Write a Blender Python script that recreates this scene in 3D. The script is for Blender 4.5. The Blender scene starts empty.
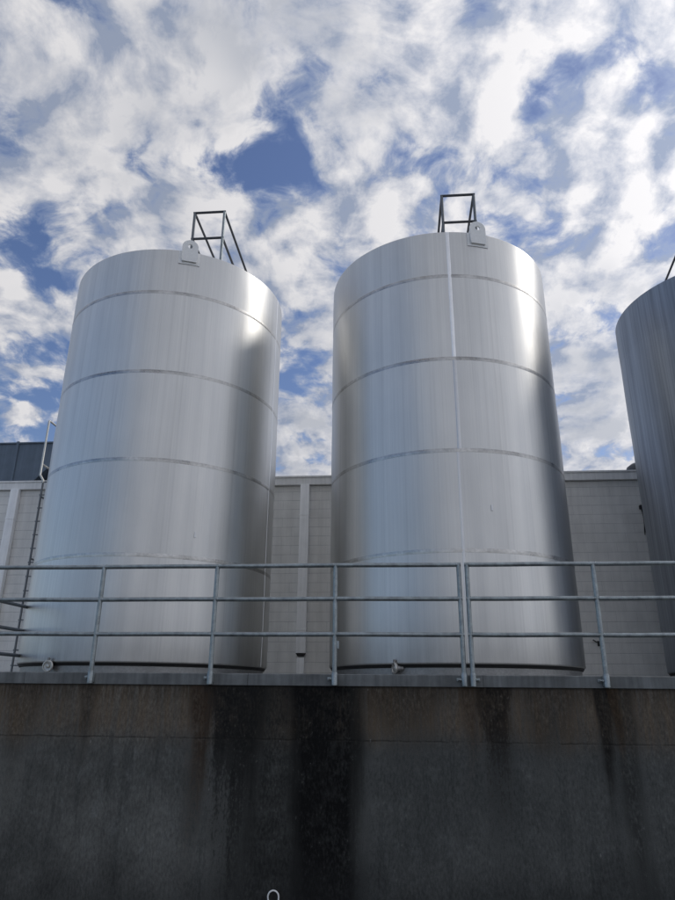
import bpy, bmesh, math, random
from mathutils import Vector, Matrix, noise
random.seed(7)
PI = math.pi
C = bpy.context.scene.collection
R_ = math.radians

# ------------------------------------------------------------------ frames
SLOPE = math.atan(-0.09)                     # the wall runs a little towards the camera on the right
CA, SA = math.cos(SLOPE), math.sin(SLOPE)
def W(u, v, z):                              # wall frame: u along the wall, v behind its front
    return Vector((u*CA - v*SA, 7.3 + u*SA + v*CA, z))
DECK = 2.085
SUN_AZ, SUN_EL = R_(72), R_(40)
SUN = Vector((math.sin(SUN_AZ)*math.cos(SUN_EL), math.cos(SUN_AZ)*math.cos(SUN_EL), math.sin(SUN_EL)))

# ------------------------------------------------------------------ node helper
class N:
    def __init__(self, nt):
        self.nt = nt; self.l = nt.links
    def new(self, t, **kw):
        n = self.nt.nodes.new(t)
        for k, v in kw.items(): setattr(n, k, v)
        return n
    def put(self, sock, v):
        if v is None: return
        if hasattr(v, 'links') or isinstance(v, bpy.types.NodeSocket): self.l.new(v, sock)
        else:
            if isinstance(v, (tuple, list)) and len(v) == 3 and sock.type == 'RGBA': v = (*v, 1)
            sock.default_value = v
    def m(self, op, a, b=None, c=None, clamp=False):
        n = self.new('ShaderNodeMath', operation=op, use_clamp=clamp)
        for i, x in enumerate((a, b, c)):
            if x is not None: self.put(n.inputs[i], x)
        return n.outputs[0]
    def add(self, a, b): return self.m('ADD', a, b)
    def sub(self, a, b): return self.m('SUBTRACT', a, b)
    def mul(self, a, b): return self.m('MULTIPLY', a, b)
    def ss(self, x, lo, hi, o0=0.0, o1=1.0):
        n = self.new('ShaderNodeMapRange', interpolation_type='SMOOTHSTEP')
        self.put(n.inputs[0], x); self.put(n.inputs[1], lo); self.put(n.inputs[2], hi)
        self.put(n.inputs[3], o0); self.put(n.inputs[4], o1)
        return n.outputs[0]
    def lin(self, x, lo, hi, o0=0.0, o1=1.0):
        n = self.new('ShaderNodeMapRange')
        for i, v in enumerate((x, lo, hi, o0, o1)): self.put(n.inputs[i], v)
        return n.outputs[0]
    def mix(self, f, a, b):
        n = self.new('ShaderNodeMix', data_type='RGBA')
        self.put(n.inputs[0], f); self.put(n.inputs[6], a); self.put(n.inputs[7], b)
        return n.outputs[2]
    def fmix(self, f, a, b):
        n = self.new('ShaderNodeMix', data_type='FLOAT')
        self.put(n.inputs[0], f); self.put(n.inputs[2], a); self.put(n.inputs[3], b)
        return n.outputs[0]
    def noise(self, vec, scale, detail=4, rough=.5, dist=0.0, dim='3D'):
        n = self.new('ShaderNodeTexNoise', noise_dimensions=dim)
        self.put(n.inputs['Vector'], vec); self.put(n.inputs['Scale'], scale)
        n.inputs['Detail'].default_value = detail; n.inputs['Roughness'].default_value = rough
        n.inputs['Distortion'].default_value = dist
        return n.outputs[0]
    def vm(self, op, a, b=None):
        n = self.new('ShaderNodeVectorMath', operation=op)
        self.put(n.inputs[0], a)
        if b is not None: self.put(n.inputs[1], b)
        return n.outputs[0]
    def xyz(self, v):
        n = self.new('ShaderNodeSeparateXYZ'); self.put(n.inputs[0], v); return n.outputs
    def cxyz(self, x, y, z):
        n = self.new('ShaderNodeCombineXYZ')
        for i, v in enumerate((x, y, z)): self.put(n.inputs[i], v)
        return n.outputs[0]
    def obj(self): return self.new('ShaderNodeTexCoord').outputs['Object']
    def bump(self, h, strength, dist=.01, normal=None):
        n = self.new('ShaderNodeBump')
        n.inputs['Strength'].default_value = strength; n.inputs['Distance'].default_value = dist
        self.put(n.inputs['Height'], h)
        if normal is not None: self.put(n.inputs['Normal'], normal)
        return n.outputs[0]

def material(name):
    m = bpy.data.materials.new(name); m.use_nodes = True
    return m, N(m.node_tree), m.node_tree.nodes['Principled BSDF']

# ------------------------------------------------------------------ materials
def mat_stainless(name, dark=0.0, streak=1.0, rough=.41):
    m, n, b = material(name)
    o = n.obj(); x, y, z = n.xyz(o)
    fine = n.noise(n.vm('MULTIPLY', o, (34, 34, .30)), 1, 6, .75)
    wide = n.noise(n.vm('MULTIPLY', o, (3.2, 3.2, .12)), 1, 3, .5)
    blot = n.noise(n.vm('MULTIPLY', o, (1.1, 1.1, .9)), 1, 5, .6)
    course = n.new('ShaderNodeTexWhiteNoise', noise_dimensions='1D')
    n.put(course.inputs['W'], n.m('FLOOR', n.m('DIVIDE', n.sub(z, .17), 1.43)))
    v = n.lin(fine, .3, .7, .90, 1.06)
    v = n.mul(v, n.lin(wide, .3, .7, .93, 1.04))
    v = n.mul(v, n.lin(blot, .3, .7, .96, 1.03))
    v = n.mul(v, n.lin(course.outputs[0], 0, 1, .965, 1.0))
    # thin dirty runs that start at the top and at the seams
    run = n.noise(n.vm('MULTIPLY', o, (9, 9, .06)), 1, 2, .5)
    run2 = n.noise(n.vm('MULTIPLY', o, (40, 40, .1)), 1, 2, .5)
    drip = n.mul(n.ss(run, .52, .70), n.ss(run2, .45, .65))
    v = n.mul(v, n.sub(1.0, n.mul(drip, .09*streak)))
    # grime above the lip
    low = n.mul(n.ss(z, .75, .05), n.noise(n.vm('MULTIPLY', o, (5, 5, 1.5)), 1, 5, .6))
    v = n.mul(v, n.sub(1.0, n.mul(low, .28)))
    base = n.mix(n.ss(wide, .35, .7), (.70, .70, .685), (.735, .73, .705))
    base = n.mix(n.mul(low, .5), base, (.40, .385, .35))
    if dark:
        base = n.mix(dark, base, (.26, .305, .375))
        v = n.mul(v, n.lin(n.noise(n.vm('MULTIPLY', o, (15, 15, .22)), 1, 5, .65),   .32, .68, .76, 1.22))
    col = n.vm('MULTIPLY', base, n.cxyz(v, v, v))
    n.put(b.inputs['Base Color'], col)
    b.inputs['Metallic'].default_value = 1.0
    n.put(b.inputs['Roughness'], n.add(n.lin(fine, .3, .7, rough-.03, rough+.06), n.mul(low, .12)))
    b.inputs['Anisotropic'].default_value = .60
    b.inputs['Anisotropic Rotation'].default_value = ANISO_ROT
    t = n.new('ShaderNodeTangent', direction_type='RADIAL', axis='Z')
    n.l.new(t.outputs[0], b.inputs['Tangent'])
    h = n.add(n.mul(n.noise(n.vm('MULTIPLY', o, (1.6, 1.6, 1.1)), 1, 3, .5), 1.0), n.mul(fine, .03))
    n.put(b.inputs['Normal'], n.bump(h, .12, .03))
    return m

ANISO_ROT = 0.25

def mat_metal(name, col, rough=.4, metallic=1.0, var=.12, scale=9.0, bump=.05):
    m, n, b = material(name)
    o = n.obj()
    a = n.noise(o, scale, 5, .6); c = n.noise(o, scale*7, 3, .5)
    v = n.mul(n.lin(a, .3, .7, 1-var, 1+var), n.lin(c, .3, .7, 1-var*.5, 1+var*.5))
    n.put(b.inputs['Base Color'], n.vm('MULTIPLY', col, n.cxyz(v, v, v)))
    b.inputs['Metallic'].default_value = metallic
    n.put(b.inputs['Roughness'], n.lin(a, .3, .7, rough-.06, rough+.08))
    n.put(b.inputs['Normal'], n.bump(c, bump, .004))
    return m

def mat_concrete_wall():
    m, n, b = material('stained_concrete')
    o = n.obj(); u, v, z = n.xyz(o)
    wob = n.sub(n.noise(n.vm('MULTIPLY', o, (1.5, 1.5, 1.1)), 1, 3, .5), .5)
    uu = n.add(u, n.mul(wob, .22))
    vs = n.noise(n.vm('MULTIPLY', o, (9, 9, .6)), 1, 7, .70)            # broad vertical runs
    vs2 = n.noise(n.vm('MULTIPLY', o, (42, 42, 2.6)), 1, 5, .65)        # thin ones
    speck = n.noise(n.vm('MULTIPLY', o, (46, 46, 22)), 1, 5, .70)       # lichen-like speckle
    mot = n.noise(o, 6, 9, .68); mot2 = n.noise(o, 1.5, 6, .6); grain = n.noise(o, 130, 3, .6)
    wisp = n.noise(n.vm('MULTIPLY', o, (3.2, 3.2, 2.0)), 1, 7, .62, dist=1.4)
    side = n.ss(u, -1.6, .6)                                            # paler on the left, darker to the right
    col = n.mix(n.ss(mot2, .34, .66), (.082, .083, .077), (.136, .136, .126))
    col = n.mix(n.mul(side, .55), col, (.062, .066, .064))
    col = n.mix(n.mul(n.ss(mot, .50, .66), .35), col, (.118, .124, .118))
    col = n.mix(n.mul(n.ss(vs, .50, .34), .35), col, (.034, .037, .037))
    col = n.mix(n.mul(n.ss(wisp, .60, .74), n.fmix(side, .55, .18)), col, (.17, .175, .17))
    # the lift above the cold joint is browner, streaked from the coping down
    up = n.mul(n.ss(n.add(z, n.mul(wob, .30)), 1.28, 1.62), n.lin(mot2, .34, .64, .6, 1.1))
    brown = n.mul(up, n.lin(n.add(n.mul(vs, .5), n.mul(vs2, .5)), .36, .60, .15, 1.0))
    col = n.mix(n.mul(brown, .78), col, (.140, .098, .060))
    pale = n.mul(up, n.mul(n.ss(vs2, .54, .66), n.ss(mot2, .44, .62)))
    col = n.mix(n.mul(pale, .45), col, (.145, .125, .095))
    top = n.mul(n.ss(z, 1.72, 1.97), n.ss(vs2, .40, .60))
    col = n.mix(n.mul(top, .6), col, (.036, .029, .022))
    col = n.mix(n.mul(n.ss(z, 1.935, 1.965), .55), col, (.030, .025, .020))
    # damp staining: centre, half-width, strength, colour, length it keeps going down, speckle
    stains = [(-2.66, .09, .55, (.042, .029, .019), .55, .5), (-1.42, .13, .85, (.048, .030, .018), .9, .6),
              (-1.02, .30, .95, (.010, .010, .010), .9, 1.1), (-.58, .46, .74, (.013, .013, .012), 4.5, 1.1),
              (-.10, .30, 1.0, (.0040, .0040, .0040), 9.0, .7), (.22, .10, .45, (.02, .02, .018), 1.4, .9),
              (.70, .36, .55, (.034, .026, .018), .40, .9), (1.36, .10, .60, (.060, .036, .020), .5, .6), (1.60, .16, .92, (.014, .011, .009), .75, 1.2),
              (2.68, .085, .94, (.010, .009, .008), .75, .7), (2.80, .055, .80, (.072, .040, .016), .40, .7), (2.86, .12, .55, (.014, .014, .013), 1.6, 1.2),
              (3.6, .2, .4, (.03, .025, .02), .8, .8), (-3.35, .2, .4, (.034, .027, .02), .6, .8), (2.15, .28, .45, (.028, .023, .018), .45, .9)]
    depth = n.m('MAXIMUM', n.sub(1.98, z), 0.0)
    sp0 = n.sub(n.add(n.mul(speck, .45), n.add(n.mul(vs, .35), n.mul(mot, .20))), .5)
    brk = n.mul(n.lin(mot, .38, .62, 1.08, .78), n.lin(speck, .42, .66, 1.06, .76))
    for c, w, s, k, ln, sk in stains:
        d = n.m('DIVIDE', n.sub(uu, c), w)
        g = n.m('EXPONENT', n.mul(n.mul(d, d), -1.0))
        f = n.m('EXPONENT', n.mul(depth, -1.0/ln))
        edge = n.ss(n.add(n.mul(g, f), n.mul(sp0, 2.2*sk)), .10, .46)
        a = n.mul(n.mul(edge, s), n.mul(n.ss(n.mul(g, f), .02, .15), brk))
        col = n.mix(a, col, k)
    # crumbs of lime showing through the black
    lime = n.mul(n.ss(speck, .62, .70), n.ss(mot2, .40, .60))
    col = n.mix(n.mul(lime, .38), col, (.15, .15, .13))
    eff = n.mul(n.ss(vs2, .66, .74), n.ss(n.noise(o, 1.3, 3, .5), .52, .66))
    col = n.mix(n.mul(eff, .45), col, (.17, .165, .15))
    chip = n.new('ShaderNodeTexVoronoi', feature='F1'); n.put(chip.inputs['Vector'], n.vm('MULTIPLY', n.vm('ADD', o, n.vm('SCALE', o)), (1, 1, .45))); chip.inputs['Scale'].default_value = 3.2
    chips = n.mul(n.ss(chip.outputs['Distance'], .055, .03), n.ss(mot, .50, .56))
    col = n.mix(n.mul(chips, .7), col, (.24, .235, .22))
    # the cold joint, a ragged hairline that comes and goes
    jz = n.m('ABSOLUTE', n.sub(n.add(z, n.mul(n.sub(n.noise(n.vm('MULTIPLY', o, (5, 0, 0)), 1, 5, .65), .5), .045)), 1.451))
    j = n.ss(jz, .014, .003)
    col = n.mix(n.mul(j, n.lin(mot, .40, .60, .0, .35)), col, (.018, .016, .014))
    foot_vignette = n.ss(n.add(z, n.mul(wob, .5)), .60, .0)  # vignette darkening painted into the wall colour towards the bottom
    col = n.mix(n.mul(foot_vignette, .5), col, (.020, .020, .020))
    gv = n.mul(n.lin(grain, .3, .7, .84, 1.14), n.lin(speck, .3, .7, .66, 1.32))
    n.put(b.inputs['Base Color'], n.vm('MULTIPLY', col, n.cxyz(gv, gv, gv)))
    n.put(b.inputs['Roughness'], n.lin(mot, .3, .7, .78, .95))
    b.inputs['Specular IOR Level'].default_value = .22
    h = n.add(n.mul(mot, .6), n.add(n.add(n.mul(grain, .2), n.mul(speck, .25)), n.mul(n.mul(j, n.lin(mot, .38, .58, .0, 1.0)), -.7)))
    n.put(b.inputs['Normal'], n.bump(h, .6, .012))
    return m

def mat_concrete(name, col):
    m, n, b = material(name)
    o = n.obj(); a = n.noise(o, 3, 8, .65); c = n.noise(o, 60, 4, .6)
    v = n.mul(n.lin(a, .3, .7, .75, 1.2), n.lin(c, .3, .7, .88, 1.1))
    n.put(b.inputs['Base Color'], n.vm('MULTIPLY', col, n.cxyz(v, v, v)))
    b.inputs['Roughness'].default_value = .9
    n.put(b.inputs['Normal'], n.bump(c, .4, .01))
    return m

def mat_block():
    m, n, b = material('painted_block')
    o = n.obj(); u, v, z = n.xyz(o)
    br = n.new('ShaderNodeTexBrick')
    br.offset = .5; br.inputs['Scale'].default_value = 1.0
    n.put(br.inputs['Vector'], n.cxyz(u, z, 0.0))
    br.inputs['Brick Width'].default_value = .40; br.inputs['Row Height'].default_value = .2
    br.inputs['Mortar Size'].default_value = .005; br.inputs['Mortar Smooth'].default_value = .6
    br.inputs['Bias'].default_value = 0
    for i, g in (('Color1', .78), ('Color2', .82)): br.inputs[i].default_value = (g, g*.99, g*.96, 1)
    br.inputs['Mortar'].default_value = (.42, .43, .44, 1)
    # head joints are filled flush by the paint, only the bed joints read
    zz = n.m('FRACT', n.m('DIVIDE', z, .2))
    bed = n.ss(n.m('ABSOLUTE', n.sub(zz, .5)), .465, .495)
    a = n.noise(o, 2.2, 6, .6); st = n.noise(n.vm('MULTIPLY', o, (7, 7, .5)), 1, 5, .6); gr = n.noise(o, 70, 3, .6)
    bedv = n.mul(bed, n.lin(n.noise(n.vm('MULTIPLY', o, (2.5, 1, 9)), 1, 3, .5), .35, .6, .25, 1.0))
    col = n.mix(.35, (.79, .78, .75), br.outputs[0])
    col = n.mix(n.mul(bedv, .55), col, (.30, .315, .33))
    vv = n.mul(n.lin(a, .3, .7, .90, 1.05), n.lin(st, .3, .7, .90, 1.05))
    vv = n.mul(vv, n.lin(gr, .3, .7, .96, 1.04))
    n.put(b.inputs['Base Color'], n.vm('MULTIPLY', col, n.cxyz(vv, vv, vv)))
    b.inputs['Roughness'].default_value = .65
    h = n.add(n.mul(bedv, -.5), n.add(n.mul(br.outputs['Fac'], -.25), n.mul(gr, .18)))
    n.put(b.inputs['Normal'], n.bump(h, .6, .008))
    return m

def mat_paint(name, col, rough=.45, var=.08, streak=.08):
    m, n, b = material(name)
    o = n.obj(); a = n.noise(o, 4, 6, .6); s = n.noise(n.vm('MULTIPLY', o, (14, 14, .7)), 1, 4, .6)
    v = n.mul(n.lin(a, .3, .7, 1-var, 1+var), n.lin(s, .3, .7, 1-streak, 1+streak))
    n.put(b.inputs['Base Color'], n.vm('MULTIPLY', col, n.cxyz(v, v, v)))
    n.put(b.inputs['Roughness'], n.lin(a, .3, .7, rough-.05, rough+.1))
    n.put(b.inputs['Normal'], n.bump(a, .05, .01))
    return m

def mat_asphalt():
    m, n, b = material('asphalt')
    o = n.obj(); a = n.noise(o, .4, 6, .6); g = n.noise(o, 90, 3, .6)
    v = n.mul(n.lin(a, .3, .7, .8, 1.2), n.lin(g, .3, .7, .7, 1.3))
    n.put(b.inputs['Base Color'], n.vm('MULTIPLY', (.055, .055, .054), n.cxyz(v, v, v)))
    b.inputs['Roughness'].default_value = .9
    n.put(b.inputs['Normal'], n.bump(g, .5, .01))
    return m

M = dict(
    shell=mat_stainless('brushed_stainless'),
    shell_shaded=mat_stainless('shaded_stainless', dark=.85, streak=1.5, rough=.48),  # darker, streakier stainless; the third tank's shade is put into its colour
    weld=mat_metal('weld_band', (.46, .45, .43), .32, 1.0, .30, 3.5, .14),
    weld_soft=mat_metal('faded_weld', (.56, .565, .57), .35, 1.0, .06, 9, .05),
    weld_bright=mat_metal('ground_weld', (.86, .86, .855), .36, 1.0, .06, 9, .05),
    lug=mat_metal('lug_steel', (.90, .90, .88), .5, .12, .06, 5, .05),
    cap=mat_metal('cap_steel', (.50, .49, .46), .4, .8, .25, 30, .1),
    base=mat_metal('base_steel', (.30, .30, .295), .5, .8, .2, 5, .1),
    sealant=mat_paint('black_sealant', (.012, .012, .012), .6, .3, .2),
    galv=mat_metal('galvanised_steel', (.30, .335, .345), .42, .75, .30, 14, .15),
    galv_dark=mat_metal('dull_galvanised_steel', (.17, .185, .20), .55, .6, .2, 10, .1),
    black=mat_metal('dark_steel_tube', (.085, .09, .10), .45, .5, .2, 9, .05),
    coping=mat_paint('grey_coping_steel', (.135, .143, .143), .65, .32, .30),
    wall=mat_concrete_wall(), deck=mat_concrete('deck_concrete', (.26, .26, .25)),
    block=mat_block(), trim=mat_paint('white_trim', (.82, .82, .81), .4, .06, .10),
    spout=mat_paint('white_downspout', (.95, .955, .955), .35, .06, .08),
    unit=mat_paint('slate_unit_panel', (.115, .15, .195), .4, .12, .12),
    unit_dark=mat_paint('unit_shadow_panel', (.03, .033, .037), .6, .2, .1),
    roof=mat_concrete('roof_membrane', (.35, .35, .35)),
    rubber=mat_paint('black_rubber', (.02, .02, .021), .5, .2, .1),
    ladder=mat_metal('sunlit_ladder_metal', (.60, .60, .57), .45, .6, .1, 9, .06),  # sunlit brightness of the grab rails put into a paler metal
    asphalt=mat_asphalt())

# ------------------------------------------------------------------ mesh helpers
def fin(name, bm, mat, parent=None, smooth=True, loc=None, rotz=0.0, auto=40):
    bmesh.ops.recalc_face_normals(bm, faces=bm.faces)
    me = bpy.data.meshes.new(name); bm.to_mesh(me); bm.free()
    o = bpy.data.objects.new(name, me); C.objects.link(o)
    me.materials.append(mat)
    if smooth:
        me.polygons.foreach_set('use_smooth', [True]*len(me.polygons))
        if auto: me.set_sharp_from_angle(angle=R_(auto))
    if parent: o.parent = parent
    if loc is not None: o.location = loc
    o.rotation_euler.z = rotz
    return o
def empty(name, loc, rotz, label, cat, group=None):
    o = bpy.data.objects.new(name, None); C.objects.link(o)
    o.location = loc; o.rotation_euler.z = rotz; o.empty_display_size = .1
    return tag(o, label, cat, group)
def tag(o, label, cat, group=None):
    o['label'] = label; o['category'] = cat
    if group: o['group'] = group
    return o
def box(bm, x0, x1, y0, y1, z0, z1, bev=0.0):
    r = bmesh.ops.create_cube(bm, size=1)
    bmesh.ops.scale(bm, vec=(x1-x0, y1-y0, z1-z0), verts=r['verts'])
    bmesh.ops.translate(bm, vec=((x0+x1)/2, (y0+y1)/2, (z0+z1)/2), verts=r['verts'])
    if bev:
        es = list({e for v in r['verts'] for e in v.link_edges})
        bmesh.ops.bevel(bm, geom=es, offset=bev, segments=2, affect='EDGES', profile=.7)
def tube(bm, pts, r, seg=16, cap=True):
    pts = [Vector(p) for p in pts]; rings = []
    rr = r if isinstance(r, (list, tuple)) else [r]*len(pts)
    ref = None
    for i, p in enumerate(pts):
        d = ((pts[i]-pts[i-1]).normalized() if i else Vector()) + ((pts[i+1]-p).normalized() if i < len(pts)-1 else Vector())
        d.normalize()
        if ref is None:
            ref = Vector((0, 0, 1)) if abs(d.z) < .9 else Vector((1, 0, 0))
        a = (ref - d*ref.dot(d)).normalized(); b_ = d.cross(a); ref = a
        k = 1.0
        if 0 < i < len(pts)-1:
            c = (pts[i]-pts[i-1]).normalized().dot(d); k = 1/max(c, .5)
        rings.append([bm.verts.new(p + (a*math.cos(t)+b_*math.sin(t))*rr[i]) for t in [2*PI*j/seg for j in range(seg)]])
    for A, B in zip(rings, rings[1:]):
        for j in range(seg): bm.faces.new((A[j], A[(j+1) % seg], B[(j+1) % seg], B[j]))
    if cap:
        bm.faces.new(rings[0][::-1]); bm.faces.new(rings[-1])
def bend(p0, p1, p2, r, n=6):                 # a rounded corner at p1
    p0, p1, p2 = Vector(p0), Vector(p1), Vector(p2)
    a = p1 + (p0-p1).normalized()*r; c = p1 + (p2-p1).normalized()*r
    return [(1-t)**2*a + 2*t*(1-t)*p1 + t*t*c for t in [i/n for i in range(n+1)]]
def lathe(bm, prof, seg=192, close=False, rfun=None):
    rings = []
    for r, z in prof:
        rings.append([bm.verts.new(((r+(rfun(t, z) if rfun else 0))*math.cos(t), (r+(rfun(t, z) if rfun else 0))*math.sin(t), z)) for t in [2*PI*j/seg for j in range(seg)]])
    for A, B in zip(rings, rings[1:]):
        for j in range(seg): bm.faces.new((A[j], A[(j+1) % seg], B[(j+1) % seg], B[j]))
    if close: bm.faces.new(rings[-1])
def prism(bm, poly, y0, y1):                  # polygon in x,z pushed from y0 to y1
    a = [bm.verts.new((x, y0, z)) for x, z in poly]; b_ = [bm.verts.new((x, y1, z)) for x, z in poly]
    bm.faces.new(a); bm.faces.new(b_[::-1]); k = len(poly)
    for i in range(k): bm.faces.new((a[i], a[(i+1) % k], b_[(i+1) % k], b_[i]))
def hexbolt(bm, p, d, r=.014, l=.03):
    p = Vector(p); d = Vector(d).normalized()
    tube(bm, [p, p+d*l*.45], r, 6); tube(bm, [p+d*l*.45, p+d*l], r*.55, 10)

# ------------------------------------------------------------------ setting
def struct(o): o['kind'] = 'structure'; return o
bm = bmesh.new()
vs_ = [bm.verts.new((x, y, 0)) for x, y in ((-1500, -1500), (1500, -1500), (1500, 1500), (-1500, 1500))]; bm.faces.new(vs_)
struct(fin('ground', bm, M['asphalt'], smooth=False, loc=(0, 0, -.12)))
bm = bmesh.new(); box(bm, -16, 20, .46, 6.76, -1.9, 0)
struct(fin('deck', bm, M['deck'], smooth=False, loc=W(0, 0, DECK-.012), rotz=SLOPE))

# ------------------------------------------------------------------ retaining wall
wall = empty('retaining_wall', W(0, 0, -.12), SLOPE, 'dark rain-stained concrete retaining wall carrying the tank deck and its railing', 'wall')
bm = bmesh.new(); box(bm, -16, 20, .060, .44, -.5, 1.972)
o = fin('concrete_face', bm, M['wall'], wall, smooth=False); o.location.z = .12
bm = bmesh.new()
ed = [-16.0, -9.4, -3.39, -.93, 1.515, 4.6, 10.7, 20.0]
for a, c in zip(ed, ed[1:]):                  # lengths of angle iron, butted with a hairline gap
    prof = [(.045, 1.974), (.045, 2.083), (.053, 2.091), (.46, 2.091), (.46, 2.080), (.058, 2.080), (.058, 1.974)]
    A = [bm.verts.new((a+.002, y, z)) for y, z in prof]; B = [bm.verts.new((c-.002, y, z)) for y, z in prof]
    bm.faces.new(A); bm.faces.new(B[::-1])
    for i in range(len(prof)): bm.faces.new((A[i], A[(i+1) % 7], B[(i+1) % 7], B[i]))
o = fin('steel_coping', bm, M['coping'], wall, smooth=False); o.location.z = .12

# hook ring low on the wall
ring = empty('tie_ring', W(-.573, .060, .03), SLOPE, 'pale bent wire hook ring low on the stained concrete wall', 'ring')
bm = bmesh.new()
pts = [(-.034, -.03, -.05), (-.046, -.03, .02), (-.052, -.03, .055)]
pts += [(-.052*math.cos(t), -.03, .055+.052*math.sin(t)) for t in [PI*i/12 for i in range(1, 13)]]
pts += [(.048, -.03, .0), (.044, -.03, -.06)]
tube(bm, pts, .0075, 10)
fin('wire_loop', bm, M['lug'], ring)
bm = bmesh.new(); box(bm, -.05, .05, -.014, -.001, -.10, -.045, .004); tube(bm, [(-.034, -.03, -.05), (-.034, -.005, -.07)], .0075, 8); tube(bm, [(.044, -.03, -.06), (.044, -.005, -.07)], .0075, 8)
fin('mounting_plate', bm, M['galv_dark'], ring)

# ------------------------------------------------------------------ guard railings
RT, RM, RB = 3.219, 2.857, 2.487
def railing(posts, label, u_lo, u_hi, tagged=None, flip=None):
    root = empty('guard_railing', W(posts[0], 0, 1.98), SLOPE, label, 'railing', 'galvanised guard railings on the wall')
    u0 = posts[0]
    for k, u in enumerate(posts):
        bm = bmesh.new(); x = u-u0
        tube(bm, [(x, 0, .012), (x, 0, RT-1.98)], .0245, 20)
        p = fin('post', bm, M['galv'], root)
        bm = bmesh.new()
        tube(bm, [(x, 0, 0), (x, 0, .115), (x, 0, .128)], [.0315, .0315, .027], 20)
        box(bm, x-.03, x+.03, .018, .043, .012, .105, .003)
        s = -1 if flip is None else flip[k]
        box(bm, x+min(s*.02, s*.075), x+max(s*.02, s*.075), .032, .043, .048, .078, .002)
        f = fin('foot_socket', bm, M['galv'], p)
        bm = bmesh.new()
        hexbolt(bm, (x+s*.058, .032, .063), (0, -1, 0), .012, .03)
        hexbolt(bm, (x+s*.030, -.004, .063), (s, 0, 0), .012, .034)
        fin('bolt', bm, M['galv'], p)
        if tagged == k:
            bm = bmesh.new(); box(bm, x+.022, x+.046, -.012, .012, .36, .44, .003)
            fin('junction_clip', bm, M['galv'], p)
    for z in (RT, RM, RB):
        bm = bmesh.new()
        lo, hi = u_lo-u0, u_hi-u0
        n = 24
        tube(bm, [(lo+(hi-lo)*i/n, 0, z-1.98+.0015*math.sin(i*.9+z)) for i in range(n+1)], .0242, 20)
        for k, u in enumerate(posts):
            if lo-.01 < u-u0 < hi+.01:
                for s in (-1, 1):
                    xx = u-u0+s*.0255
                    if lo < xx < hi: tube(bm, [(xx-.004, 0, z-1.98), (xx-.001, 0, z-1.98), (xx+.002, 0, z-1.98), (xx+.005, 0, z-1.98)], [.0235, .0278, .0272, .0235], 16)
        fin('rail', bm, M['galv'], root)
    return root
railing([-5.22, -3.925, -2.63, -1.327, -.010, 1.322], 'long three-bar galvanised guard railing ending left of the double post', -5.22-.0242, 1.322+.0242, tagged=4, flip=[-1, -1, -1, -1, -1, -1])
railing([1.409, 2.730, 4.05, 5.37], 'three-bar galvanised guard railing starting right of the double post', 1.409-.0242, 5.37+.0242, flip=[1, -1, -1, -1])

# ------------------------------------------------------------------ tanks
RAD = 1.9
SEAMS = [3.708, 5.129, 6.573, 8.008]; LIP, RIM = 2.266, 8.834
def at(r, deg, z):                            # angle from the side that faces the camera side (-y) towards +x
    t = R_(deg); return Vector((r*math.sin(t), -r*math.cos(t), z))
def panel_arc(bm, r0, r1, d0, d1, z0, z1, n=8):
    for i in range(n):
        a, c = d0+(d1-d0)*i/n, d0+(d1-d0)*(i+1)/n
        q = [bm.verts.new(at(r, d, z)) for r in (r0, r1) for d in (a, c) for z in (z0, z1)]
        # order: r0a0 r0a1 r0c0 r0c1 r1a0 r1a1 r1c0 r1c1
        for f in ((4, 6, 7, 5), (1, 5, 7, 3), (0, 2, 6, 4)): bm.faces.new([q[k] for k in f])
        if i == 0: bm.faces.new([q[k] for k in (0, 4, 5, 1)])
        if i == n-1: bm.faces.new([q[k] for k in (2, 3, 7, 6)])
    bmesh.ops.remove_doubles(bm, verts=bm.verts, dist=1e-5)

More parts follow.
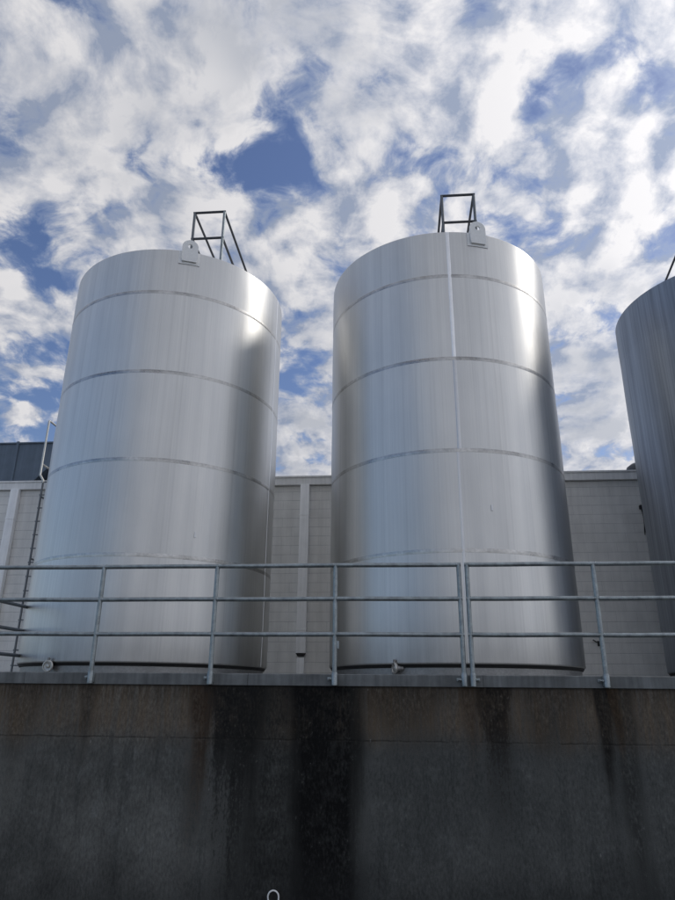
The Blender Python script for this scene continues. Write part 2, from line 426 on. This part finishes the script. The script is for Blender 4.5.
def tank(x, y, label, seed, shell, lug=None, guard=None, welds=(), seams=True, drain=None, tabs=()):
    root = empty('storage_tank', (x, y, DECK), 0, label, 'tank', 'steel storage tanks on the deck')
    Z = lambda z: z-DECK
    edges = [LIP]+SEAMS+[RIM]
    def rf(t, z):
        zz = z+DECK
        for a, c in zip(edges, edges[1:]):
            if a <= zz <= c:
                f = (zz-a)/(c-a); bulge = .004*math.sin(PI*f)
                break
        else: bulge = 0
        v = noise.noise(Vector((math.cos(t)*1.7+seed, math.sin(t)*1.7, zz*.8)))
        v2 = noise.noise(Vector((math.cos(t)*4+seed*3, math.sin(t)*4, zz*1.7)))
        return bulge + .0055*v + .0022*v2
    bm = bmesh.new()
    prof = [(RAD-.12, LIP-.004), (RAD-.012, LIP-.004), (RAD, LIP+.004)]
    zs = sorted(set([LIP+.02+(RIM-LIP-.04)*i/72 for i in range(73)] + SEAMS))
    prof += [(RAD, z) for z in zs] + [(RAD, RIM-.008), (RAD-.004, RIM-.002), (RAD-.012, RIM), (RAD-.03, RIM)]
    lathe(bm, [(r, Z(z)) for r, z in prof], 256, rfun=rf)
    fin('shell', bm, shell, root, auto=60)
    bm = bmesh.new()
    lathe(bm, [(RAD-.03, Z(RIM-.001)), (RAD-.034, Z(RIM-.03)), (RAD*.6, Z(RIM+.02)), (.25, Z(RIM+.075)), (.22, Z(RIM+.13)), (.02, Z(RIM+.135))], 96, close=True)
    fin('roof', bm, shell, root)
    bm = bmesh.new()
    lathe(bm, [(RAD-.055, Z(DECK+.0)), (RAD-.055, Z(LIP-.045))], 128)
    fin('base_skirt', bm, M['base'], root)
    bm = bmesh.new()
    lathe(bm, [(RAD-.053, Z(LIP-.045)), (RAD-.035, Z(LIP-.040)), (RAD-.016, Z(LIP-.006)), (RAD-.05, Z(LIP-.005))], 128)
    fin('bottom_seal', bm, M['sealant'], root)
    if seams:
        for k, z in enumerate(SEAMS):
            bm = bmesh.new()
            f = lambda t, zz, z=z: rf(t, z-DECK)
            lathe(bm, [(RAD-.002, Z(z-.030)), (RAD+.0020, Z(z-.028)), (RAD+.0030, Z(z-.012)), (RAD+.0034, Z(z)), (RAD+.0030, Z(z+.012)), (RAD+.0020, Z(z+.028)), (RAD-.002, Z(z+.030))], 256, rfun=f)
            fin('weld_seam', bm, M['weld'], root)
    for deg, z0, z1, w, wm in welds:
        bm = bmesh.new()
        segs = [z0]+[s for s in SEAMS if z0 < s < z1]+[z1]
        n = max(2, int((z1-z0)/.12)); half = math.degrees(w/2/RAD)
        rows = []
        for i in range(n+1):
            zz = z0+(z1-z0)*i/n; t = R_(deg)-PI/2; e = rf(t, zz-DECK)
            ww = half*(1+.10*noise.noise(Vector((seed, zz*3, 0))))
            rows.append([bm.verts.new(at(RAD+e+h, deg+ww*s, Z(zz))) for s, h in ((-1, -.002), (-.8, .0024), (0, .0034), (.8, .0024), (1, -.002))])
        for A, B in zip(rows, rows[1:]):
            for j in range(4): bm.faces.new((A[j], A[j+1], B[j+1], B[j]))
        fin('vertical_weld', bm, M[wm], root)
    if lug is not None:
        bm = bmesh.new()
        panel_arc(bm, RAD-.004, RAD+.014, lug-5.2, lug+5.2, Z(8.575), Z(RIM-.012), 8)
        lp = fin('lug_pad', bm, M['lug'], root, auto=30)
        # plate with a round hole, built flat then stood against the pad
        bm = bmesh.new()
        w, h0, hc = .132, 0.0, .285; rh = .042; K = 48
        outer, inner = [], []
        for i in range(K):
            t = 2*PI*i/K; dx, dz = math.cos(t), math.sin(t)
            if dz >= 0: ox, oz = w*dx, hc+w*dz
            else:
                s = min(w/abs(dx) if abs(dx) > 1e-6 else 1e9, hc/abs(dz)); ox, oz = dx*s, hc+dz*s
            outer.append((ox, oz)); inner.append((rh*dx, hc+.012+rh*dz))
        V = {}
        for side, yy in ((0, -.014), (1, .014)):
            V[side] = ([bm.verts.new((a, yy, c)) for a, c in outer], [bm.verts.new((a, yy, c)) for a, c in inner])
        for i in range(K):
            j = (i+1) % K
            for s in (0, 1): bm.faces.new((V[s][0][i], V[s][0][j], V[s][1][j], V[s][1][i]))
            for q in (0, 1): bm.faces.new((V[0][q][i], V[0][q][j], V[1][q][j], V[1][q][i]))
        lo = fin('lifting_lug', bm, M['lug'], root, auto=30)
        lo.location = at(RAD+.028, lug, Z(8.618)); lo.rotation_euler.z = R_(lug)
    if guard is not None:
        gx, gy, gr = guard
        g = bpy.data.objects.new('roof_guard', None); C.objects.link(g); g.parent = root
        g.location = (gx, gy, Z(RIM-.02)); g.rotation_euler.z = gr
        hw, H, mid, D = .268, 1.09, .535, 2.1
        for s in (-1, 1):
            bm = bmesh.new(); tube(bm, [(s*hw, 0, 0), (s*hw, 0, H)], .024, 14); fin('post', bm, M['galv' if seams and s > 0 and lug > 14 else 'galv_dark'], g)  # lit post coloured paler than the others; the light is in the colour
            bm = bmesh.new(); tube(bm, [(s*hw, D, 0), (s*hw, D, H)], .024, 14); fin('post', bm, M['black'], g)
            for z in (H, mid):
                bm = bmesh.new(); tube(bm, [(s*hw, .0, z), (s*hw, D, z)], .0215, 14); fin('side_rail', bm, M['black'], g)
        for z in (H, mid):
            bm = bmesh.new(); tube(bm, [(-hw-.022, 0, z), (hw+.022, 0, z)], .0225, 14); fin('end_rail', bm, M['black'], g)
    if drain is not None:
        deg, turn = drain
        d = bpy.data.objects.new('drain_outlet', None); C.objects.link(d); d.parent = root
        d.location = at(RAD-.02, deg, .128); d.rotation_euler.z = R_(turn)
        bm = bmesh.new(); tube(bm, [(0, .055, 0), (0, -.04, 0)], .036, 20); tube(bm, [(0, -.028, 0), (0, -.042, 0)], .060, 24)
        fin('outlet_pipe', bm, M['base'], d)
        bm = bmesh.new()
        prof = [(.046, -.043), (.074, -.043), (.080, -.052), (.080, -.066), (.072, -.074), (.058, -.074), (.054, -.062), (.030, -.058), (.026, -.072), (.018, -.075), (.0005, -.075)]
        rings = [[bm.verts.new((r*math.cos(t), yy, r*math.sin(t))) for t in [2*PI*k/32 for k in range(32)]] for r, yy in prof]
        for A, B in zip(rings, rings[1:]):
            for k in range(32): bm.faces.new((A[k], A[(k+1) % 32], B[(k+1) % 32], B[k]))
        fin('outlet_cap', bm, M['cap'], d)
        bm = bmesh.new(); box(bm, -.012, .012, -.070, -.048, .078, .112, .003); tube(bm, [(-.018, -.06, .10), (.04, -.06, .10)], .006, 8)
        fin('clamp_screw', bm, M['base'], d)
    for deg, z in tabs:  # small raised marks added to stand for bright glints on the shell
        bm = bmesh.new(); panel_arc(bm, RAD-.004, RAD+.012, deg-.35, deg+.35, Z(z-.04), Z(z+.04), 2)
        fin('glint_tab', bm, M['weld_soft'], root)
    return root

tank(-3.0086, 11.1956, 'tall shiny stainless tank at left, standing beside the half-hidden roof ladder', 1.3, M['shell'],
     lug=15.4, guard=(.700, -1.520, SLOPE), welds=[(52.5, 8.02, 8.826, .022, 'weld_bright'), (78, LIP+.01, 8.826, .03, 'weld_bright')], drain=(-27.4, -12), tabs=[(29.8, 4.05)])
tank(1.8052, 10.6836, 'tall shiny stainless tank in the middle with a pale vertical weld line down its front', 5.9, M['shell'],
     lug=11.9, guard=(.201, -1.500, SLOPE), welds=[(-2.75, 6.60, 8.826, .058, 'weld_bright'), (-2.75, 5.15, 6.545, .055, 'weld_soft'), (-3.4, LIP+.01, 5.10, .042, 'weld_soft')], drain=(-31.6, -76), tabs=[(9.4, 4.30)])
tank(7.359, 11.105, 'shade-darkened slate-grey tank cut off by the right edge of the photo', 9.2, M['shell_shaded'],
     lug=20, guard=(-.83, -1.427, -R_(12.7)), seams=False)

# ------------------------------------------------------------------ building behind
BV = 6.77; BU = -.61                           # its face in the wall frame
EAVE = 6.225
bld = empty('warehouse', W(0, BV, DECK), SLOPE, 'long pale painted block warehouse with white eave trim behind the tanks', 'building')
Zb = lambda z: z-DECK
bm = bmesh.new(); box(bm, -10.2, 20, 0, 14, Zb(DECK-.6), Zb(EAVE-.01))
fin('block_wall', bm, M['block'], bld, smooth=False)
bm = bmesh.new()
box(bm, -10.3, 20, -.085, .10, Zb(EAVE), Zb(6.385), .006)
box(bm, -10.32, 20, -.105, .12, Zb(6.387), Zb(6.425), .004)
fin('eave_trim', bm, M['trim'], bld, smooth=False)
bm = bmesh.new(); box(bm, -10.2, 20, .13, 14, Zb(EAVE-.005), Zb(6.34)); fin('roof', bm, M['roof'], bld, smooth=False)

def downspout(u, label, boot=True):
    r = empty('downspout', W(u, BV, DECK), SLOPE, label, 'downspout', 'white downspouts on the warehouse')
    bm = bmesh.new(); box(bm, -.098, .098, -.13, -.012, Zb(2.66), Zb(6.222), .012)
    fin('spout_pipe', bm, M['spout'], r, auto=30)
    for z in (5.53, 3.12):
        bm = bmesh.new(); box(bm, -.104, .104, -.136, -.001, Zb(z-.012), Zb(z+.012), .004); fin('strap', bm, M['spout'], r, auto=30)
    bm = bmesh.new(); prism(bm, [(-.098, Zb(2.659)), (.098, Zb(2.659)), (.062, Zb(2.60)), (-.062, Zb(2.60))], -.128, -.014); fin('outlet_shoe', bm, M['sealant'], r, smooth=False)
    bm = bmesh.new(); box(bm, -.075, .075, -.115, -.012, 0, Zb(2.575), .01); fin('drain_stub', bm, M['spout'], r, auto=30)
downspout(-.70+BU, 'white square downspout on the warehouse wall between the two shiny tanks')
downspout(-7.38+BU, 'white square downspout on the warehouse wall at the far left edge')

# roof ladder with walk-through hoops
lad = empty('roof_ladder', W(-6.68+BU+.23, BV-.22, DECK), SLOPE, 'slim metal roof access ladder with raised grab rails, half hidden by the left tank', 'ladder')
for s in (-1, 1):
    bm = bmesh.new(); x = s*.23
    lowp = [(x, 0, Zb(DECK)), (x, 0, Zb(6.35))]
    k = x+s*.10
    hoop = [Vector((x, 0, Zb(6.33))), Vector((x, 0, Zb(6.38))), Vector((k, 0, Zb(6.52)))] + bend((k, 0, Zb(6.52)), (k, 0, Zb(7.86)), (k, .75, Zb(7.86)), .04) + [Vector((k, .75, Zb(7.86)))]
    hoop2 = [(k, .75, Zb(7.86)), (k, .75, Zb(6.35))]
    tube(bm, lowp, .022, 12)
    fin('side_rail', bm, M['galv_dark'], lad)
    bm = bmesh.new(); tube(bm, hoop, .024, 12); tube(bm, hoop2, .024, 12); tube(bm, [(k, 0, Zb(6.78)), (k, .75, Zb(6.78))], .022, 12)
    fin('grab_rail', bm, M['ladder'], lad)
    for z in (3.0, 4.6, 6.0):
        bm = bmesh.new(); box(bm, x-.006, x+.006, .0, .218, Zb(z-.02), Zb(z+.02)); fin('stand_off', bm, M['galv_dark'], lad, smooth=False)
z = DECK+.3
while z < 6.4:
    bm = bmesh.new(); tube(bm, [(-.265, 0, Zb(z)), (.265, 0, Zb(z))], .013, 10); fin('rung', bm, M['galv_dark'], lad); z += .305

# rooftop air unit at the left
un = empty('rooftop_unit', W(-8.0+BU, BV+.55, 6.345), SLOPE, 'dark slate-blue rooftop air unit with a slanted hood, left behind the shiny tank', 'air unit')
bm = bmesh.new()
T_ = 1.24
prism(bm, [(-1.55, .0), (.36, .0), (1.16, .86), (1.75, .86), (1.75, T_), (-1.55, T_)], 0, .30)
fin('hood', bm, M['unit'], un, smooth=False)
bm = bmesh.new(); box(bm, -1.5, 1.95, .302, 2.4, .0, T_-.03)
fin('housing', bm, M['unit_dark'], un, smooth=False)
for x in (-1.4, .08):
    bm = bmesh.new(); box(bm, x-.03, x+.03, -.03, -.002, .02, T_+.06); fin('panel_rib', bm, M['unit'], un, smooth=False)
bm = bmesh.new(); box(bm, -1.57, 1.77, -.035, .33, T_+.002, T_+.035); fin('cap_flashing', bm, M['unit'], un, smooth=False)

# mushroom vent on the roof at right
vt = empty('roof_vent', W(6.62+BU, BV+.40, 6.345), SLOPE, 'small dark round roof vent peeping out beside the slate-grey tank', 'vent')
bm = bmesh.new(); lathe(bm, [(.15, 0), (.15, .20)], 32); fin('vent_pipe', bm, M['black'], vt)
bm = bmesh.new(); lathe(bm, [(.15, .17), (.25, .17), (.265, .21), (.235, .30), (.14, .37), (.01, .39)], 32, close=True); fin('vent_cap', bm, M['black'], vt)

# hanging cable and a hook on the wall at the right
cb = empty('hanging_cable', W(6.41+BU, BV-.03, DECK), SLOPE, 'short black cable hanging on the warehouse wall beside the slate-grey tank', 'cable')
bm = bmesh.new(); tube(bm, [(-.01+.03*math.sin(i*.35)*.6, -.005-.012*math.sin(i*.5), Zb(5.60-.057*i)) for i in range(11)], [.018]*9+[.014, .008], 8); fin('cable', bm, M['rubber'], cb)
bm = bmesh.new(); box(bm, -.05, .03, -.05, .028, Zb(5.58), Zb(5.66), .01); fin('cable_box', bm, M['rubber'], cb)
hk = empty('wall_hook', W(5.18+BU, BV, 2.90), SLOPE, 'little dark hook sticking out low on the warehouse wall by the right post', 'hook')
bm = bmesh.new(); tube(bm, [(.03, -.002, -.03), (.03, -.07, -.03), (-.05, -.09, 0), (-.10, -.09, .035)], .013, 8); fin('hook_arm', bm, M['rubber'], hk)
bm = bmesh.new(); box(bm, .0, .06, -.012, -.001, -.08, .02, .003); fin('hook_plate', bm, M['rubber'], hk)

# railings that run back beside the left tank
sr = empty('side_railing', W(-4.85, 1.2, DECK), SLOPE, 'grey tube railing running back along the left side of the left tank', 'railing')
for z in (RT-.15, RM-.13, RB-.11):
    bm = bmesh.new(); tube(bm, [(0, 0, Zb(z)), (0, 2.93, Zb(z)), (0, 2.96, Zb(z))], [.0245, .0245, .016], 14); fin('rail', bm, M['galv_dark'], sr)
for v in (.02, 1.4):
    bm = bmesh.new(); tube(bm, [(0, v, 0), (0, v, Zb(RT-.15))], .0245, 14); fin('post', bm, M['galv_dark'], sr)
st = empty('stair_railing', W(-7.4, 5.0, DECK), SLOPE, 'lower tube handrail seen through the railing at the far left edge', 'railing')
bm = bmesh.new(); tube(bm, [Vector((-2.2, 0, .93))]+bend((-2.2, 0, .93), (.28, 0, .86), (.28, 0, .30), .06)+[Vector((.28, 0, .0))], .022, 12); fin('handrail', bm, M['galv_dark'], st)
bm = bmesh.new(); tube(bm, [Vector((-2.2, .0, .40))]+bend((-2.2, .0, .40), (.18, .0, .36), (.18, 0, .1), .05)+[Vector((.18, .0, .0))], .020, 12); fin('mid_rail', bm, M['galv_dark'], st)

# ------------------------------------------------------------------ sky and light
SKY_OFF = (17.7, 6.6, 0); COVER = .052
w = bpy.data.worlds.new('World'); bpy.context.scene.world = w; w.use_nodes = True
nt = w.node_tree; nt.nodes.clear(); n = N(nt)
gen = n.new('ShaderNodeTexCoord').outputs['Generated']
d = n.vm('NORMALIZE', gen); dx, dy, dz = n.xyz(d)
sky = n.new('ShaderNodeTexSky', sky_type='NISHITA')
sky.sun_disc = False; sky.sun_elevation = SUN_EL; sky.sun_rotation = SUN_AZ
sky.air_density = 1.0; sky.dust_density = .8; sky.ozone_density = 1.0
skyb = n.new('ShaderNodeBackground'); skyb.inputs[1].default_value = .115
hs = n.new('ShaderNodeHueSaturation'); hs.inputs['Saturation'].default_value = 1.12; hs.inputs['Hue'].default_value = .512
n.l.new(sky.outputs[0], hs.inputs['Color']); n.l.new(hs.outputs[0], skyb.inputs[0])
den = n.add(n.m('MAXIMUM', dz, 0.0), .36)
px, py = n.m('DIVIDE', dx, den), n.m('DIVIDE', dy, den)
P = n.cxyz(px, py, 0.0)
def cloud_field(Pv):
    wv = n.new('ShaderNodeTexNoise', noise_dimensions='2D'); n.put(wv.inputs['Vector'], Pv); wv.inputs['Scale'].default_value = 5.0; wv.inputs['Detail'].default_value = 3
    warp = n.vm('SCALE', n.vm('SUBTRACT', wv.outputs['Color'], (.5, .5, .5))); warp.node.inputs['Scale'].default_value = .10
    Q = n.vm('ADD', Pv, warp)
    big = n.noise(n.vm('ADD', Q, SKY_OFF), 2.7, 3, .5, dim='2D')
    # round heads: cells of shrinking size, softened by fine noise
    def heads(sc_, off):
        v = n.new('ShaderNodeTexVoronoi', feature='SMOOTH_F1', voronoi_dimensions='2D'); n.put(v.inputs['Vector'], n.vm('ADD', Q, off))
        v.inputs['Scale'].default_value = sc_; v.inputs['Smoothness'].default_value = .7; v.inputs['Detail'].default_value = 0
        return n.sub(.55, v.outputs['Distance'])
    h = n.add(n.mul(heads(8.2, (4.1, .3, 0)), .60), n.add(n.mul(heads(18, (1.7, 8.2, 0)), .36), n.mul(heads(38, (6.3, 2.9, 0)), .17)))
    fine = n.noise(n.vm('ADD', Q, (11.3, 2.4, 1.7)), 8.6, 12, .60, dim='2D')
    clump = n.add(n.mul(h, .55), n.mul(n.sub(fine, .5), 1.32))
    return big, clump
big, clump = cloud_field(P)
sh = Vector((SUN.x, SUN.y, 0)).normalized()*.038
big2, clump2 = cloud_field(n.vm('ADD', P, tuple(sh)))
# how much of the sky is covered: bluer low on the left and behind-left, heavier overhead and to the right
az_l = n.ss(n.add(n.mul(dx, -.94), n.mul(dy, -.34)), .55, .95)         # behind-left clear patch
low_l = n.mul(n.ss(dz, .60, .25), n.ss(dx, .02, -.40))
cov = n.sub(n.mul(n.ss(dz, .50, .85), .06), n.add(n.mul(n.mul(az_l, n.ss(dz, .62, .34)), .42), n.mul(low_l, .17)))
cov = n.add(cov, n.mul(n.ss(dx, .0, .5), .03))
def total(b_, c_): return n.add(n.add(n.mul(n.sub(b_, .5), .42), c_), n.add(cov, COVER))
t1, t2 = total(big, clump), total(big2, clump2)
alpha = n.ss(t1, -.13, .13)
thick = n.ss(t1, .10, .40)
lit = n.lin(n.add(n.add(n.mul(n.sub(t1, t2), .8), n.mul(n.sub(t1, .265), .42)), n.mul(n.sub(n.noise(P, 14, 9, .66, dim='2D'), .5), .40)), -.25, .18)
dn = n.new('ShaderNodeVectorMath', operation='DOT_PRODUCT'); n.put(dn.inputs[0], d); dn.inputs[1].default_value = tuple(SUN)
glow = n.m('POWER', n.m('MAXIMUM', dn.outputs['Value'], 0.0), 4.0)
shade = n.ss(n.noise(n.vm('ADD', P, (5.2, 1.1, 3.3)), 1.9, 4, .5, dim='2D'), .44, .66)
c = n.mix(lit, (.33, .385, .51), (.89, .875, .885))
c = n.mix(n.mul(thick, n.add(.05, n.mul(shade, .60))), c, (.37, .41, .49))
c = n.mix(n.mul(n.sub(1.0, alpha), .8), c, (.42, .51, .70))
gain = n.add(n.add(.86, n.mul(glow, .60)), n.mul(n.ss(dy, .1, -.6), n.ss(dz, .66, .12, -.12, .50)))  # clouds out of view behind the camera brightened to lift the scene
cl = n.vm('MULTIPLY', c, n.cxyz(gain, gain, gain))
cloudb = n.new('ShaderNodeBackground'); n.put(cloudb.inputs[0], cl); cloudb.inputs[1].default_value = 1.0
haze = n.ss(dz, .16, .0)
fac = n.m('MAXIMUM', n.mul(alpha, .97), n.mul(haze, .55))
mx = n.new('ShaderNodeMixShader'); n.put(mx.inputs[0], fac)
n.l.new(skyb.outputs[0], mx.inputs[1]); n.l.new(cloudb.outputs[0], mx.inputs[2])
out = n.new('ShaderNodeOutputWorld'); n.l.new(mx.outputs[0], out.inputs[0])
w.cycles.sampling_method = 'MANUAL'; w.cycles.sample_map_resolution = 1024

sl = bpy.data.lights.new('sun', 'SUN'); sl.energy = .7; sl.angle = R_(10.0); sl.color = (1, .95, .88)
so = bpy.data.objects.new('sun', sl); C.objects.link(so)
so.rotation_euler = SUN.to_track_quat('Z', 'Y').to_euler(); so.location = (30, 10, 30)

# ------------------------------------------------------------------ camera
cd = bpy.data.cameras.new('camera'); co = bpy.data.objects.new('camera', cd); C.objects.link(co)
pi_, ro = R_(20.071), R_(.548)
r0 = Vector((1, 0, 0)); u0 = Vector((0, -math.sin(pi_), math.cos(pi_))); fw = Vector((0, math.cos(pi_), math.sin(pi_)))
rt = r0*math.cos(ro)+u0*math.sin(ro); up = -r0*math.sin(ro)+u0*math.cos(ro)
co.matrix_world = Matrix(((rt.x, up.x, -fw.x, 0), (rt.y, up.y, -fw.y, 0), (rt.z, up.z, -fw.z, 1.9), (0, 0, 0, 1)))
cd.sensor_fit = 'VERTICAL'; cd.sensor_height = 36; cd.lens = 666.4/900*36
cd.clip_start = .05; cd.clip_end = 5000
sc = bpy.context.scene; sc.camera = co
sc.render.engine = 'CYCLES'
sc.view_settings.view_transform = 'Standard'; sc.view_settings.look = 'None'; sc.view_settings.exposure = 0; sc.view_settings.gamma = 1
sc.cycles.use_denoising = True; sc.cycles.max_bounces = 6
